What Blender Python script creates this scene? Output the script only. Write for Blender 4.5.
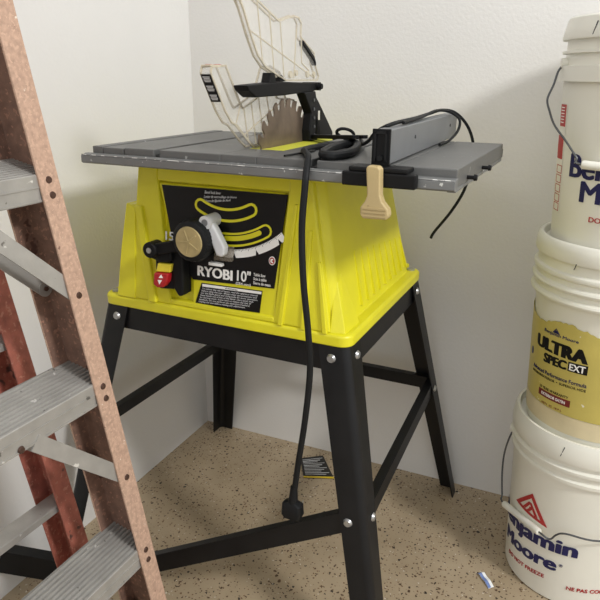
import bpy, bmesh, math, random
from mathutils import Vector, Matrix, Euler
random.seed(7)
for o in list(bpy.data.objects): bpy.data.objects.remove(o)
scn = bpy.context.scene
COL = scn.collection
PI = math.pi

# ------------------------------------------------------------------ camera
CAM = Vector((0.9867, -1.4887, 1.0279)); YAW, PITCH, ROLL, FPX = 0.4233, 0.3393, 0.0068, 634.94
cd = bpy.data.cameras.new('camera'); cam = bpy.data.objects.new('camera', cd); COL.objects.link(cam)
F = Vector((-math.sin(YAW)*math.cos(PITCH), math.cos(YAW)*math.cos(PITCH), -math.sin(PITCH)))
R = Vector((math.cos(YAW), math.sin(YAW), 0)); U = R.cross(F)
R2 = math.cos(ROLL)*R + math.sin(ROLL)*U; U2 = -math.sin(ROLL)*R + math.cos(ROLL)*U
cam.matrix_world = Matrix(((R2.x, U2.x, -F.x, CAM.x), (R2.y, U2.y, -F.y, CAM.y), (R2.z, U2.z, -F.z, CAM.z), (0, 0, 0, 1)))
cd.sensor_width = 36; cd.sensor_fit = 'HORIZONTAL'; cd.lens = 36*FPX/600; cd.clip_start = 0.02
scn.camera = cam

# ------------------------------------------------------------------ world, lights, exposure
w = bpy.data.worlds.new('world'); scn.world = w; w.use_nodes = True
bg = w.node_tree.nodes['Background']; bg.inputs[0].default_value = (0.95, 0.975, 1.0, 1); bg.inputs[1].default_value = 0.90
def area(name, loc, target, sx, sy, power, col):
    l = bpy.data.lights.new(name, 'AREA'); l.shape = 'RECTANGLE'; l.size = sx; l.size_y = sy; l.energy = power; l.color = col
    o = bpy.data.objects.new(name, l); COL.objects.link(o); o.location = loc
    o.rotation_euler = (Vector(target)-Vector(loc)).to_track_quat('-Z', 'Y').to_euler(); return o
area('ceiling_or_fill_light', (2.95, -1.45, 2.60), (0.5, -0.3, 0.6), 0.38, 0.38, 58, (1.0, 0.99, 0.98))  # main ceiling lamp
area('ceiling_or_fill_light', (0.4, -3.2, 2.6), (0.5, -0.5, 0.4), 1.2, 0.5, 10, (1.0, 0.98, 0.95))  # added fill light from the front, not a lamp of the room
scn.view_settings.view_transform = 'Standard'; scn.view_settings.look = 'None'
scn.view_settings.gamma = 1; scn.view_settings.use_curve_mapping = False; scn.view_settings.exposure = 0.0

# ------------------------------------------------------------------ materials
def srgb(r, g, b):
    f = lambda c: (c/255/12.92) if c/255 <= .04045 else ((c/255+.055)/1.055)**2.4
    return (f(r), f(g), f(b), 1)
def mat(name, col, rough=.5, metal=0, var=.06, vscale=30, bump=0, bscale=200, spec=.5, spots=None):
    """plain procedural material: colour varied by noise, optional bump, optional paint spots (col, scale, threshold)"""
    m = bpy.data.materials.new(name); m.use_nodes = True; nt = m.node_tree; N = nt.nodes; L = nt.links
    b = N['Principled BSDF']; b.inputs['Roughness'].default_value = rough; b.inputs['Metallic'].default_value = metal
    b.inputs['Specular IOR Level'].default_value = spec
    tc = N.new('ShaderNodeTexCoord')
    n = N.new('ShaderNodeTexNoise'); n.inputs['Scale'].default_value = vscale; n.inputs['Detail'].default_value = 4
    L.new(tc.outputs['Object'], n.inputs['Vector'])
    r = N.new('ShaderNodeValToRGB'); c = col
    r.color_ramp.elements[0].position = .3; r.color_ramp.elements[1].position = .7
    r.color_ramp.elements[0].color = (c[0]*(1-var), c[1]*(1-var), c[2]*(1-var), 1)
    r.color_ramp.elements[1].color = (min(1, c[0]*(1+var)), min(1, c[1]*(1+var)), min(1, c[2]*(1+var)), 1)
    L.new(n.outputs['Fac'], r.inputs[0]); out = r.outputs[0]
    for sp in (spots or []):
        scol, ssc, th = sp
        n2 = N.new('ShaderNodeTexNoise'); n2.inputs['Scale'].default_value = ssc; n2.inputs['Detail'].default_value = 3
        L.new(tc.outputs['Object'], n2.inputs['Vector'])
        r2 = N.new('ShaderNodeValToRGB'); r2.color_ramp.elements[0].position = th; r2.color_ramp.elements[1].position = th+.03
        r2.color_ramp.elements[0].color = (0, 0, 0, 1); r2.color_ramp.elements[1].color = (1, 1, 1, 1)
        L.new(n2.outputs['Fac'], r2.inputs[0])
        mx = N.new('ShaderNodeMixRGB'); L.new(r2.outputs[0], mx.inputs[0]); L.new(out, mx.inputs[1]); mx.inputs[2].default_value = scol
        out = mx.outputs[0]
    L.new(out, b.inputs['Base Color'])
    if bump:
        n3 = N.new('ShaderNodeTexNoise'); n3.inputs['Scale'].default_value = bscale; n3.inputs['Detail'].default_value = 3
        L.new(tc.outputs['Object'], n3.inputs['Vector'])
        bp = N.new('ShaderNodeBump'); bp.inputs['Strength'].default_value = bump; bp.inputs['Distance'].default_value = .002
        L.new(n3.outputs['Fac'], bp.inputs['Height']); L.new(bp.outputs[0], b.inputs['Normal'])
    return m
def floor_mat():
    m = bpy.data.materials.new('speckled_epoxy'); m.use_nodes = True; nt = m.node_tree; N = nt.nodes; L = nt.links
    b = N['Principled BSDF']; b.inputs['Roughness'].default_value = .42
    tc = N.new('ShaderNodeTexCoord')
    n = N.new('ShaderNodeTexNoise'); n.inputs['Scale'].default_value = 9; n.inputs['Detail'].default_value = 6
    L.new(tc.outputs['Object'], n.inputs['Vector'])
    r = N.new('ShaderNodeValToRGB'); r.color_ramp.elements[0].position = .3; r.color_ramp.elements[1].position = .75
    r.color_ramp.elements[0].color = srgb(164, 146, 119); r.color_ramp.elements[1].color = srgb(181, 163, 136)
    L.new(n.outputs['Fac'], r.inputs[0]); out = r.outputs[0]
    # painted flakes of three kinds: irregular voronoi blobs
    for (sc, thr, keep, cola, colb) in ((140, .22, .50, srgb(70, 52, 36), srgb(120, 88, 58)), (88, .20, .34, srgb(34, 28, 24), srgb(92, 66, 44)), (130, .15, .09, srgb(226, 220, 206), srgb(205, 196, 178))):
        nz = N.new('ShaderNodeTexNoise'); nz.inputs['Scale'].default_value = sc*1.6; L.new(tc.outputs['Object'], nz.inputs['Vector'])
        sub = N.new('ShaderNodeVectorMath'); sub.operation = 'SUBTRACT'; L.new(nz.outputs['Color'], sub.inputs[0]); sub.inputs[1].default_value = (.5, .5, .5)
        scl = N.new('ShaderNodeVectorMath'); scl.operation = 'SCALE'; L.new(sub.outputs[0], scl.inputs[0]); scl.inputs['Scale'].default_value = .9/sc
        add = N.new('ShaderNodeVectorMath'); add.operation = 'ADD'; L.new(tc.outputs['Object'], add.inputs[0]); L.new(scl.outputs[0], add.inputs[1])
        v = N.new('ShaderNodeTexVoronoi'); v.voronoi_dimensions = '2D'; v.inputs['Scale'].default_value = sc; L.new(add.outputs[0], v.inputs['Vector'])
        sep = N.new('ShaderNodeSeparateColor'); L.new(v.outputs['Color'], sep.inputs[0])
        # flake radius varies by cell
        th = N.new('ShaderNodeMath'); th.operation = 'MULTIPLY'; L.new(sep.outputs[1], th.inputs[0]); th.inputs[1].default_value = thr*1.4
        a = N.new('ShaderNodeMath'); a.operation = 'LESS_THAN'; L.new(v.outputs['Distance'], a.inputs[0]); L.new(th.outputs[0], a.inputs[1])
        k = N.new('ShaderNodeMath'); k.operation = 'LESS_THAN'; L.new(sep.outputs[0], k.inputs[0]); k.inputs[1].default_value = keep
        mul = N.new('ShaderNodeMath'); mul.operation = 'MULTIPLY'; L.new(a.outputs[0], mul.inputs[0]); L.new(k.outputs[0], mul.inputs[1])
        cm = N.new('ShaderNodeMixRGB'); L.new(sep.outputs[2], cm.inputs[0]); cm.inputs[1].default_value = cola; cm.inputs[2].default_value = colb
        mx = N.new('ShaderNodeMixRGB'); L.new(mul.outputs[0], mx.inputs[0]); L.new(out, mx.inputs[1]); L.new(cm.outputs[0], mx.inputs[2]); out = mx.outputs[0]
    L.new(out, b.inputs['Base Color'])
    return m
def clear_mat(name, col, fac, rough=.15):
    m = bpy.data.materials.new(name); m.use_nodes = True; nt = m.node_tree; N = nt.nodes; L = nt.links
    b = N['Principled BSDF']; b.inputs['Base Color'].default_value = col; b.inputs['Roughness'].default_value = rough
    t = N.new('ShaderNodeBsdfTransparent'); mx = N.new('ShaderNodeMixShader')
    tc = N.new('ShaderNodeTexCoord'); n = N.new('ShaderNodeTexNoise'); n.inputs['Scale'].default_value = 60; L.new(tc.outputs['Object'], n.inputs['Vector'])
    mr = N.new('ShaderNodeMapRange'); mr.inputs['To Min'].default_value = fac*.6; mr.inputs['To Max'].default_value = min(1, fac*1.4)
    L.new(n.outputs['Fac'], mr.inputs['Value']); L.new(mr.outputs[0], mx.inputs[0])
    L.new(t.outputs[0], mx.inputs[1]); L.new(b.outputs[0], mx.inputs[2]); L.new(mx.outputs[0], N['Material Output'].inputs['Surface'])
    return m
M = {}
M['wall'] = mat('painted_wall', srgb(228, 226, 222), .6, var=.02, vscale=3, bump=.3, bscale=140)
M['floor'] = floor_mat()
M['yellow'] = mat('yellow_plastic', srgb(226, 218, 40), .38, var=.05, vscale=14, bump=.12, bscale=350)
M['yellow_metal'] = mat('yellow_insert', srgb(214, 214, 70), .45, var=.05)
M['black'] = mat('black_steel', srgb(18, 18, 19), .45, spec=.35, var=.25, vscale=25, bump=.1, bscale=400)
M['blackp'] = mat('black_plastic', srgb(18, 18, 19), .55, spec=.22, var=.15, vscale=60)
M['rubber'] = mat('black_rubber', srgb(22, 23, 24), .55, spec=.25, var=.1)
M['panel'] = mat('black_panel', srgb(13, 13, 14), .4, var=.1, spec=.3)
M['table'] = mat('grey_table', srgb(104, 104, 102), .45, metal=.2, var=.07, vscale=18, bump=.08, bscale=300, spots=[(srgb(165, 165, 162), 55, .70)])
M['tableedge'] = mat('grey_rail', srgb(118, 119, 118), .42, metal=.25, var=.07, vscale=22, spots=[(srgb(205, 205, 200), 90, .66)])
M['fence'] = mat('grey_fence', srgb(128, 130, 132), .38, metal=.3, var=.04)
M['worn'] = mat('worn_bare_edge', srgb(150, 150, 148), .4, metal=.3, var=.1, spots=[(srgb(226, 226, 222), 70, .52)])
M['groove'] = mat('dark_groove', srgb(70, 70, 70), .6)
M['blade'] = mat('tarnished_blade', srgb(128, 112, 98), .38, metal=.55, var=.3, vscale=22)
M['bolt'] = mat('zinc_bolt', srgb(178, 178, 176), .3, metal=.7)
M['white'] = mat('white_print', srgb(250, 249, 245), .5, var=.02)
M['greyp'] = mat('pale_grey_plastic', srgb(214, 215, 216), .38, var=.04)
M['gold'] = mat('tan_disc', srgb(182, 165, 118), .32, metal=.25, var=.12, vscale=70)
M['cream'] = mat('cream_lever', srgb(186, 165, 118), .5, var=.06, spots=[(srgb(150, 128, 88), 120, .69)])
M['red'] = mat('red_plastic', srgb(178, 28, 34), .4)
M['redprint'] = mat('red_print', srgb(176, 40, 38), .5)
M['swyellow'] = mat('yellow_switch', srgb(238, 218, 62), .4)
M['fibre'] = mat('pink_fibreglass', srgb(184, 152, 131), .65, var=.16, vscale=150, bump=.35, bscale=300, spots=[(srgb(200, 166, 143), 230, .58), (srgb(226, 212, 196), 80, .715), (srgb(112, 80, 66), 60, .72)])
M['fibreback'] = mat('red_fibreglass', srgb(158, 92, 77), .65, var=.28, vscale=50, bump=.35, bscale=260, spots=[(srgb(176, 118, 100), 130, .60), (srgb(86, 56, 50), 24, .66)])
M['fibreshade'] = mat('shaded_fibreglass', srgb(128, 98, 83), .7, var=.22, vscale=60, bump=.35, bscale=300, spots=[(srgb(160, 120, 100), 160, .60), (srgb(92, 64, 54), 30, .66)])  # rail fibreglass darkened: shade inside the channel put into the colour
M['alu'] = mat('worn_aluminium', srgb(168, 165, 159), .45, metal=.35, var=.10, vscale=35, bump=.1, bscale=300, spots=[(srgb(222, 220, 214), 42, .69), (srgb(112, 108, 102), 60, .70)])
M['rivet'] = mat('brown_rivet', srgb(84, 62, 52), .5, metal=.4, var=.3, vscale=150)
M['bucket'] = mat('white_bucket', srgb(232, 230, 218), .36, var=.03, vscale=8, spec=.5)
M['navy'] = mat('navy_print', srgb(22, 24, 84), .4)
M['label'] = mat('yellow_label', srgb(200, 184, 98), .4, var=.06, vscale=20, spots=[(srgb(226, 222, 206), 80, .72)])
M['labelpale'] = mat('pale_label', srgb(220, 206, 168), .45)
M['maroon'] = mat('maroon_print', srgb(120, 36, 34), .45)
M['wire'] = mat('steel_wire', srgb(96, 98, 100), .35, metal=.6)
M['clear'] = clear_mat('clear_plastic', srgb(236, 232, 222), .11)
M['clearedge'] = clear_mat('clear_plastic_edge', srgb(224, 214, 190), .60)
M['smoke'] = clear_mat('smoked_pointer', srgb(150, 140, 124), .35)
M['paper'] = mat('black_paper', srgb(30, 29, 28), .5)
M['paperyellow'] = mat('yellow_stripe', srgb(222, 190, 40), .5)
M['blue'] = mat('blue_print', srgb(120, 140, 190), .5)

# ------------------------------------------------------------------ mesh helpers
def link(name, bm, m, parent=None, smooth=False, bevel=0, seg=2):
    bmesh.ops.recalc_face_normals(bm, faces=bm.faces)
    me = bpy.data.meshes.new(name); bm.to_mesh(me); bm.free()
    o = bpy.data.objects.new(name, me); COL.objects.link(o)
    for mm in (m if isinstance(m, list) else [m]): me.materials.append(mm)
    if parent: o.parent = parent
    if smooth:
        for p in me.polygons: p.use_smooth = True
        a = math.radians(35)
        bm2 = bmesh.new(); bm2.from_mesh(me)
        for e in bm2.edges:
            if len(e.link_faces) == 2 and e.calc_face_angle(0) > a: e.smooth = False
        bm2.to_mesh(me); bm2.free()
    if bevel:
        md = o.modifiers.new('bevel', 'BEVEL'); md.width = bevel; md.segments = seg; md.limit_method = 'ANGLE'; md.angle_limit = math.radians(40)
    return o
def empty(name, loc, rz=0, label=None, cat=None, group=None):
    o = bpy.data.objects.new(name, None); COL.objects.link(o); o.location = loc; o.rotation_euler = (0, 0, rz); o.empty_display_size = .05
    return tag(o, label, cat, group)
def tag(o, label=None, cat=None, group=None, kind=None):
    if label: o['label'] = label
    if cat: o['category'] = cat
    if group: o['group'] = group
    if kind: o['kind'] = kind
    return o
def box(bm, x0, x1, y0, y1, z0, z1, mx=None):
    vs = [bm.verts.new((x, y, z)) for z in (z0, z1) for y in (y0, y1) for x in (x0, x1)]
    for f in ((0, 2, 3, 1), (4, 5, 7, 6), (0, 1, 5, 4), (2, 6, 7, 3), (0, 4, 6, 2), (1, 3, 7, 5)): bm.faces.new([vs[i] for i in f])
    if mx:
        for v in vs: v.co = mx @ v.co
    return vs
def prism(bm, pts, fn, d0, d1):
    """closed outline pts [(a,b)] extruded from d0 to d1; fn(a,b,d)->xyz"""
    A = [bm.verts.new(fn(a, b, d0)) for a, b in pts]; B = [bm.verts.new(fn(a, b, d1)) for a, b in pts]
    n = len(pts); bm.faces.new(A); bm.faces.new(B[::-1])
    for i in range(n): bm.faces.new((A[i], B[i], B[(i+1) % n], A[(i+1) % n]))
def loft(bm, rings, cap=True, close=True):
    V = [[bm.verts.new(p) for p in r] for r in rings]; n = len(rings[0])
    for a, b in zip(V[:-1], V[1:]):
        for i in range(n if close else n-1): bm.faces.new((a[i], a[(i+1) % n], b[(i+1) % n], b[i]))
    if cap: bm.faces.new(V[0][::-1]); bm.faces.new(V[-1])
    return V
def rrect(x0, x1, y0, y1, r, z, n=5):
    P = []
    for cx, cy, a0 in ((x1-r, y1-r, 0), (x0+r, y1-r, 90), (x0+r, y0+r, 180), (x1-r, y0+r, 270)):
        for i in range(n+1):
            a = math.radians(a0+90*i/n); P.append((cx+r*math.cos(a), cy+r*math.sin(a), z))
    return P
def catmull(P, n=8):
    P = [Vector(p) for p in P]; out = []
    for i in range(len(P)-1):
        p0 = P[max(0, i-1)]; p1 = P[i]; p2 = P[i+1]; p3 = P[min(len(P)-1, i+2)]
        for k in range(n):
            t = k/n; out.append(.5*((2*p1)+(p2-p0)*t+(2*p0-5*p1+4*p2-p3)*t*t+(3*p1-p0-3*p2+p3)*t**3))
    out.append(P[-1]); return out
def tube(bm, P, r, seg=8, closed=False):
    P = [Vector(p) for p in P]; rings = []; up = None
    for i, p in enumerate(P):
        if closed: t = (P[(i+1) % len(P)]-P[i-1]).normalized()
        else: t = (P[min(i+1, len(P)-1)]-P[max(i-1, 0)]).normalized()
        if up is None: up = t.orthogonal().normalized()
        up = (up-t*up.dot(t)).normalized(); s = t.cross(up)
        rr = r(i/(len(P)-1)) if callable(r) else r
        rings.append([p+up*rr*math.cos(2*PI*k/seg)+s*rr*math.sin(2*PI*k/seg) for k in range(seg)])
    if closed: rings.append(rings[0]); loft(bm, rings, cap=False)
    else: loft(bm, rings)
def cyl(bm, a, b, r, seg=20, r2=None):
    a = Vector(a); b = Vector(b); t = (b-a).normalized(); u = t.orthogonal().normalized(); s = t.cross(u); r2 = r if r2 is None else r2
    loft(bm, [[c+u*q*math.cos(2*PI*k/seg)+s*q*math.sin(2*PI*k/seg) for k in range(seg)] for c, q in ((a, r), (b, r2))])
def lathe(bm, prof, seg=64, cx=0, cy=0):
    """prof [(r,z)], open profile, rotated about z"""
    rings = [[(cx+max(r, .0005)*math.cos(2*PI*k/seg), cy+max(r, .0005)*math.sin(2*PI*k/seg), z) for k in range(seg)] for r, z in prof]
    loft(bm, rings)
def bar(bm, a, b, wv, tv):
    """box beam from a to b, half-width vectors wv and tv"""
    a, b, wv, tv = map(Vector, (a, b, wv, tv))
    loft(bm, [[c+wv+tv, c-wv+tv, c-wv-tv, c+wv-tv] for c in (a, b)])
def text_mesh(s, bold=0):
    cu = bpy.data.curves.new('t', 'FONT'); cu.body = s; cu.resolution_u = 3; cu.offset = bold
    o = bpy.data.objects.new('t', cu); COL.objects.link(o); bpy.context.view_layer.update()
    me = bpy.data.meshes.new_from_object(o.evaluated_get(bpy.context.evaluated_depsgraph_get()))
    bpy.data.objects.remove(o); return me
def text(name, s, quad, fn, m, parent, bold=0, thick=0.0006, sub=0, ref=None):
    """lettering fitted into quad (bl, br, tl, tr) in (a,b) coordinates; fn(a,b,d) -> xyz. ref: characters that set the height"""
    me = text_mesh(s); bm = bmesh.new()
    for k, dx in enumerate((0,) if not bold else (-bold, -bold/2, 0, bold/2, bold)):
        m0 = len(bm.verts); nv = max(1, len(me.vertices)); bm.from_mesh(me); bm.verts.ensure_lookup_table()
        for v in bm.verts[m0:]: v.co.x += dx; v.co.y += (k % 2)*bold*.6
    bpy.data.meshes.remove(me)
    lay = {v: (i//nv) for i, v in enumerate(bm.verts)}
    for v in bm.verts: v.co.z = lay[v]*1.0
    if sub: bmesh.ops.subdivide_edges(bm, edges=bm.edges[:], cuts=sub, use_grid_fill=False)
    xs = [v.co.x for v in bm.verts]; ys = [v.co.y for v in bm.verts]; x0, x1, y0, y1 = min(xs), max(xs), min(ys), max(ys)
    bl, br, tl, tr = [Vector(q) for q in quad]
    def mp(x, y):
        u = (x-x0)/(x1-x0); v = (y-y0)/(y1-y0)
        return bl*(1-u)*(1-v)+br*u*(1-v)+tl*(1-u)*v+tr*u*v
    r = bmesh.ops.extrude_face_region(bm, geom=bm.faces[:])
    top = {v for v in r['geom'] if isinstance(v, bmesh.types.BMVert)}
    for v in bm.verts:
        p = mp(v.co.x, v.co.y); v.co = fn(p.x, p.y, thick+.00006*round(v.co.z) if v in top else 0.0)
    return link(name, bm, m, parent)
def q4(x0, x1, y0, y1): return ((x0, y0), (x1, y0), (x0, y1), (x1, y1))

# ------------------------------------------------------------------ the setting
bm = bmesh.new(); box(bm, -.12, 4.2, -4.5, .12, -.1, 0); tag(link('floor', bm, M['floor']), kind='structure')
bm = bmesh.new(); box(bm, -.12, 4.2, 0, .12, 0, 2.7); tag(link('wall_back', bm, M['wall']), kind='structure')
bm = bmesh.new(); box(bm, -.12, 0, -4.5, 0, 0, 2.7); tag(link('wall_left', bm, M['wall']), kind='structure')

# ================================================================== table saw
SX, SY, SA = .4076, -.3471, -.01656
saw = empty('table_saw', (SX, SY, 0), SA, 'yellow and black portable table saw with grey top, standing in the room corner', 'table saw')
# ---- stand legs
SPL = {(-1, -1): (.119, .1016), (1, -1): (.124, .1016), (1, 1): (.112, .110), (-1, 1): (.1016, .112)}
BRZ = {(-1, -1): .318, (1, -1): .297, (1, 1): .326, (-1, 1): .322}
def legc(z, sx=1, sy=-1): t = (.6-z)/.6; a, b = SPL[(sx, sy)]; return .259+t*a, .2204+t*b
def make_leg(sx, sy):
    bm = bmesh.new(); rings = []
    for z in (.0, .15, .3, .45, .600):
        cx, cy = legc(z, sx, sy); wd = .042+.014*(z/.6); r = .014; th = .003; P = []
        out = [(cx-wd, cy)]+[(cx-r+r*math.sin(a), cy-r+r*math.cos(a)) for a in [math.radians(15*i) for i in range(7)]]+[(cx, cy-wd)]
        ri = r-th
        inn = [(cx-th, cy-wd)]+[(cx-r+ri*math.sin(a), cy-r+ri*math.cos(a)) for a in [math.radians(90-15*i) for i in range(7)]]+[(cx-wd, cy-th)]
        rings.append([(sx*x, sy*y, z) for x, y in out+inn])
    loft(bm, rings)
    leg = link('leg', bm, M['black'], saw, smooth=True)
    # bolts
    for z in (.578, BRZ[(sx, sy)]):
        cx, cy = legc(z, sx, sy)
        b = bmesh.new(); cyl(b, (sx*(cx-.034), sy*cy, z), (sx*(cx-.034), sy*(cy+.004), z), .0085, 16, .006); link('bolt', b, M['bolt'], leg, smooth=True)
        b = bmesh.new(); cyl(b, (sx*cx, sy*(cy-.034), z), (sx*(cx+.004), sy*(cy-.034), z), .0085, 16, .006); link('bolt', b, M['bolt'], leg, smooth=True)
    return leg
for sx in (-1, 1):
    for sy in (-1, 1): make_leg(sx, sy)
# ---- top frame (apron) of the stand
bm = bmesh.new()
def frame_ring(o, z): return rrect(-.256-o, .256+o, -.2174-o, .2174+o, .014, z)
loft(bm, [frame_ring(.002, .553), frame_ring(0, .600), frame_ring(-.020, .600), frame_ring(-.003, .597), frame_ring(-.001, .553), frame_ring(.002, .553)], cap=False)
bmesh.ops.remove_doubles(bm, verts=bm.verts[:], dist=1e-5)
link('stand_frame', bm, M['black'], saw)
# ---- lower braces: left, right, back in place; the front one hangs from its right bolt
def bp_(sx, sy, dx, dy):
    z = BRZ[(sx, sy)]; cx, cy = legc(z, sx, sy); return (sx*(cx-dx), sy*(cy-dy), z)
for nm, a, b, tv in (('brace', bp_(-1, -1, .006, .02), bp_(-1, 1, .006, .02), (.0015, 0, 0)), ('brace', bp_(1, -1, .006, .02), bp_(1, 1, .006, .02), (.0015, 0, 0)), ('brace', bp_(-1, 1, .02, .006), bp_(1, 1, .02, .006), (0, .0015, 0))):
    bm = bmesh.new(); bar(bm, a, b, (0, 0, .0185), tv)
    # top lip folded inward
    n = Vector((-1 if a[0] > 0 else 1, 0, 0)) if nm == 'brace' and tv[0] else Vector((0, -1, 0))
    bar(bm, Vector(a)+Vector((0, 0, .0175))+n*.008, Vector(b)+Vector((0, 0, .0175))+n*.008, n*.008, (0, 0, .0012))
    link(nm, bm, M['black'], saw)
cx, cy = legc(.297); bm = bmesh.new(); A = Vector((cx-.034, -cy+.006, .297)); B = Vector((-.232, -.325, .021)); D = (B-A).normalized()
W = Vector((0, 1, 0)).cross(D).normalized()
bar(bm, A-D*.022, B, W*.0185, (0, .0015, 0)); bar(bm, A-D*.022+W*.0175+Vector((0, .008, 0)), B+W*.0175+Vector((0, .008, 0)), (0, .008, 0), W*.0012)
tag(link('brace', bm, M['black'], saw), 'hanging black front brace, its left end down on the floor')

# ---- yellow housing
def yf(z): return -.222+(z-.62)*.10
bm = bmesh.new()
rings = [rrect(-.262, .262, -.2235, .2235, .022, .600), rrect(-.262, .262, -.2235, .2235, .022, .618), rrect(-.258, .258, -.2195, .2195, .020, .622)]
def core(z):
    t = (z-.622)/.263
    xl, xr = -.203+.033*t, .238-.05*t
    return rrect(xl, xr, yf(z)+.012, .205-.045*t, .022-.004*t, z)
rings += [core(.622), core(.70), core(.78), core(.884)]
loft(bm, rings)
housing = link('housing', bm, M['yellow'], saw, smooth=True, bevel=.002)
def FR(x, z, d=0): return Vector((x, yf(z)-d, z))
# proud front fascia: left post, right post, top band, lower shelf
bm = bmesh.new()
prism(bm, [(-.218, .622), (-.098, .622), (-.1275, .850), (-.128, .884), (-.170, .884), (-.177, .802), (-.196, .800)], lambda a, b, d: FR(a, b, d), -.02, .0)
prism(bm, [(.118, .622), (.225, .622), (.175, .884), (.137, .884), (.137, .845)], lambda a, b, d: FR(a, b, d), -.02, .0)
prism(bm, [(-.128, .848), (.140, .848), (.140, .884), (-.128, .884)], lambda a, b, d: FR(a, b, d), -.02, -.0005)
prism(bm, [(-.10, .622), (.12, .622), (.12, .633), (-.10, .633)], lambda a, b, d: FR(a, b, d), -.02, .0)
prism(bm, [(-.052, .622), (.12, .622), (.12, .66), (.13, .845), (-.128, .845), (-.09, .722), (-.052, .674)], lambda a, b, d: FR(a, b, d), -.02, -.0035)
link('front_fascia', bm, M['yellow'], saw, bevel=.003)
# left corner wings and right corner ribs
bm = bmesh.new()
prism(bm, [(-.224, .621), (-.18, .621), (-.176, .797), (-.198, .803), (-.212, .72)], lambda a, b, d: FR(a, b, d), -.06, .002)
prism(bm, [(-.176, .80), (-.160, .80), (-.128, .622), (-.146, .622)], lambda a, b, d: FR(a, b, d), -.004, .006)
link('corner_wing', bm, M['yellow'], saw, bevel=.0025)
for xb, xt, zt in ((.128, .150, .83), (.172, .178, .79), (.212, .196, .74)):
    bm = bmesh.new(); prism(bm, [(xb, .621), (xb+.009, .621), (xt+.006, zt), (xt, zt)], lambda a, b, d: FR(a, b, d), -.02, .004)
    link('rib', bm, M['yellow'], saw, bevel=.0015)
def sxf(z): return .238-.05*(z-.622)/.263
for i in range(9):
    y = -.100+i*.0345
    t0 = .735-.004*i; bm = bmesh.new()
    loft(bm, [[(sxf(.636)-.001, y-.0025, .636), (sxf(.636)+.0055, y-.0025, .636), (sxf(.636)+.0055, y+.0025, .636), (sxf(.636)-.001, y+.0025, .636)],
              [(sxf(t0)-.004, y*.95-.002, t0), (sxf(t0)+.001, y*.95-.002, t0), (sxf(t0)+.001, y*.95+.002, t0), (sxf(t0)-.004, y*.95+.002, t0)]])
    link('side_vent', bm, M['yellow'], saw)
bm = bmesh.new()   # corner gusset by the front right flange corner
for p in ((.250, -.214, .621), (.224, -.2205, .621), (.252, -.150, .621), (.215, -.180, .722), (.220, -.165, .715), (.220, -.15, .621)): bm.verts.new(p)
bmesh.ops.convex_hull(bm, input=bm.verts[:])
link('gusset', bm, M['yellow'], saw, bevel=.002)
bm = bmesh.new(); box(bm, -.235, .235, .2085, .2165, .620, .632); link('flange_lip', bm, M['yellow'], saw, bevel=.002)
for x, y in ((.240, -.203), (-.242, -.203), (.243, .20)):
    bm = bmesh.new(); cyl(bm, (x, y, .621), (x, y, .6255), .009, 16); link('bolt', bm, M['bolt'], saw)
# ---- black front panel
panel = bmesh.new()
prism(panel, [(-.119, .841), (.1345, .843), (.1165, .6825), (-.050, .676), (-.090, .716)], FR, -.0045, -.0020)
panel = link('front_panel', panel, M['panel'], saw)
PF = lambda a, b, d: FR(a, b, -.0020+d)
text('lettering', 'RYOBI', q4(-.0405, .0335, .6850, .7035), PF, M['white'], panel, bold=.04)
text('lettering', '10"', q4(.0425, .0700, .6866, .7062), PF, M['white'], panel, bold=.02)
text('lettering', 'Table Saw\nScie à table\nSierra de mesa', q4(.0755, .1095, .6850, .7050), PF, M['white'], panel)
text('lettering', '(254 mm)', q4(.0405, .0705, .6785, .6845), PF, M['white'], panel)
text('lettering', '15', q4(-.111, -.093, .742, .758), PF, M['white'], panel, bold=.02)
text('lettering', 'Bevel lock lever\nLevier de verrouillage du biseau\nPalanca de fijación de bisel', ((-.030, .815), (.036, .824), (-.026, .838), (.040, .838)), PF, M['greyp'], panel)
def arcpts(cx, cz, r, a0, a1, n=16): return [(cx+r*math.cos(math.radians(a0+(a1-a0)*i/n)), cz+r*math.sin(math.radians(a0+(a1-a0)*i/n))) for i in range(n+1)]
def band(cx, cz, r0, r1, a0, a1, round_end=True):
    o = arcpts(cx, cz, r1, a0, a1); i = arcpts(cx, cz, r0, a1, a0)
    if not round_end: return o+i
    rm = (r0+r1)/2; h = (r1-r0)/2
    e1 = [(cx+rm*math.cos(math.radians(a1))+h*math.cos(math.radians(a1+180*k/6)), cz+rm*math.sin(math.radians(a1))+h*math.sin(math.radians(a1+180*k/6))) for k in range(1, 6)]
    e0 = [(cx+rm*math.cos(math.radians(a0))+h*math.cos(math.radians(a0-180+180*k/6)), cz+rm*math.sin(math.radians(a0))+h*math.sin(math.radians(a0-180+180*k/6))) for k in range(1, 6)]
    return o+e1+i+e0
def annband(name, cx, cz, r0, r1, a0, a1, wdt, col):
    O = band(cx, cz, r0, r1, a0, a1); I = band(cx, cz, r0+wdt, r1-wdt, a0, a1); n = len(O)
    bm = bmesh.new()
    A = [bm.verts.new(PF(a, b, .001)) for a, b in O]; B = [bm.verts.new(PF(a, b, .001)) for a, b in I]
    A2 = [bm.verts.new(PF(a, b, -.0005)) for a, b in O]; B2 = [bm.verts.new(PF(a, b, -.0005)) for a, b in I]
    for i in range(n):
        j = (i+1) % n
        bm.faces.new((A[i], A[j], B[j], B[i])); bm.faces.new((A[i], A2[i], A2[j], A[j])); bm.faces.new((B[i], B[j], B2[j], B2[i])); bm.faces.new((A2[i], B2[i], B2[j], A2[j]))
    return link(name, bm, col, panel)
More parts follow.
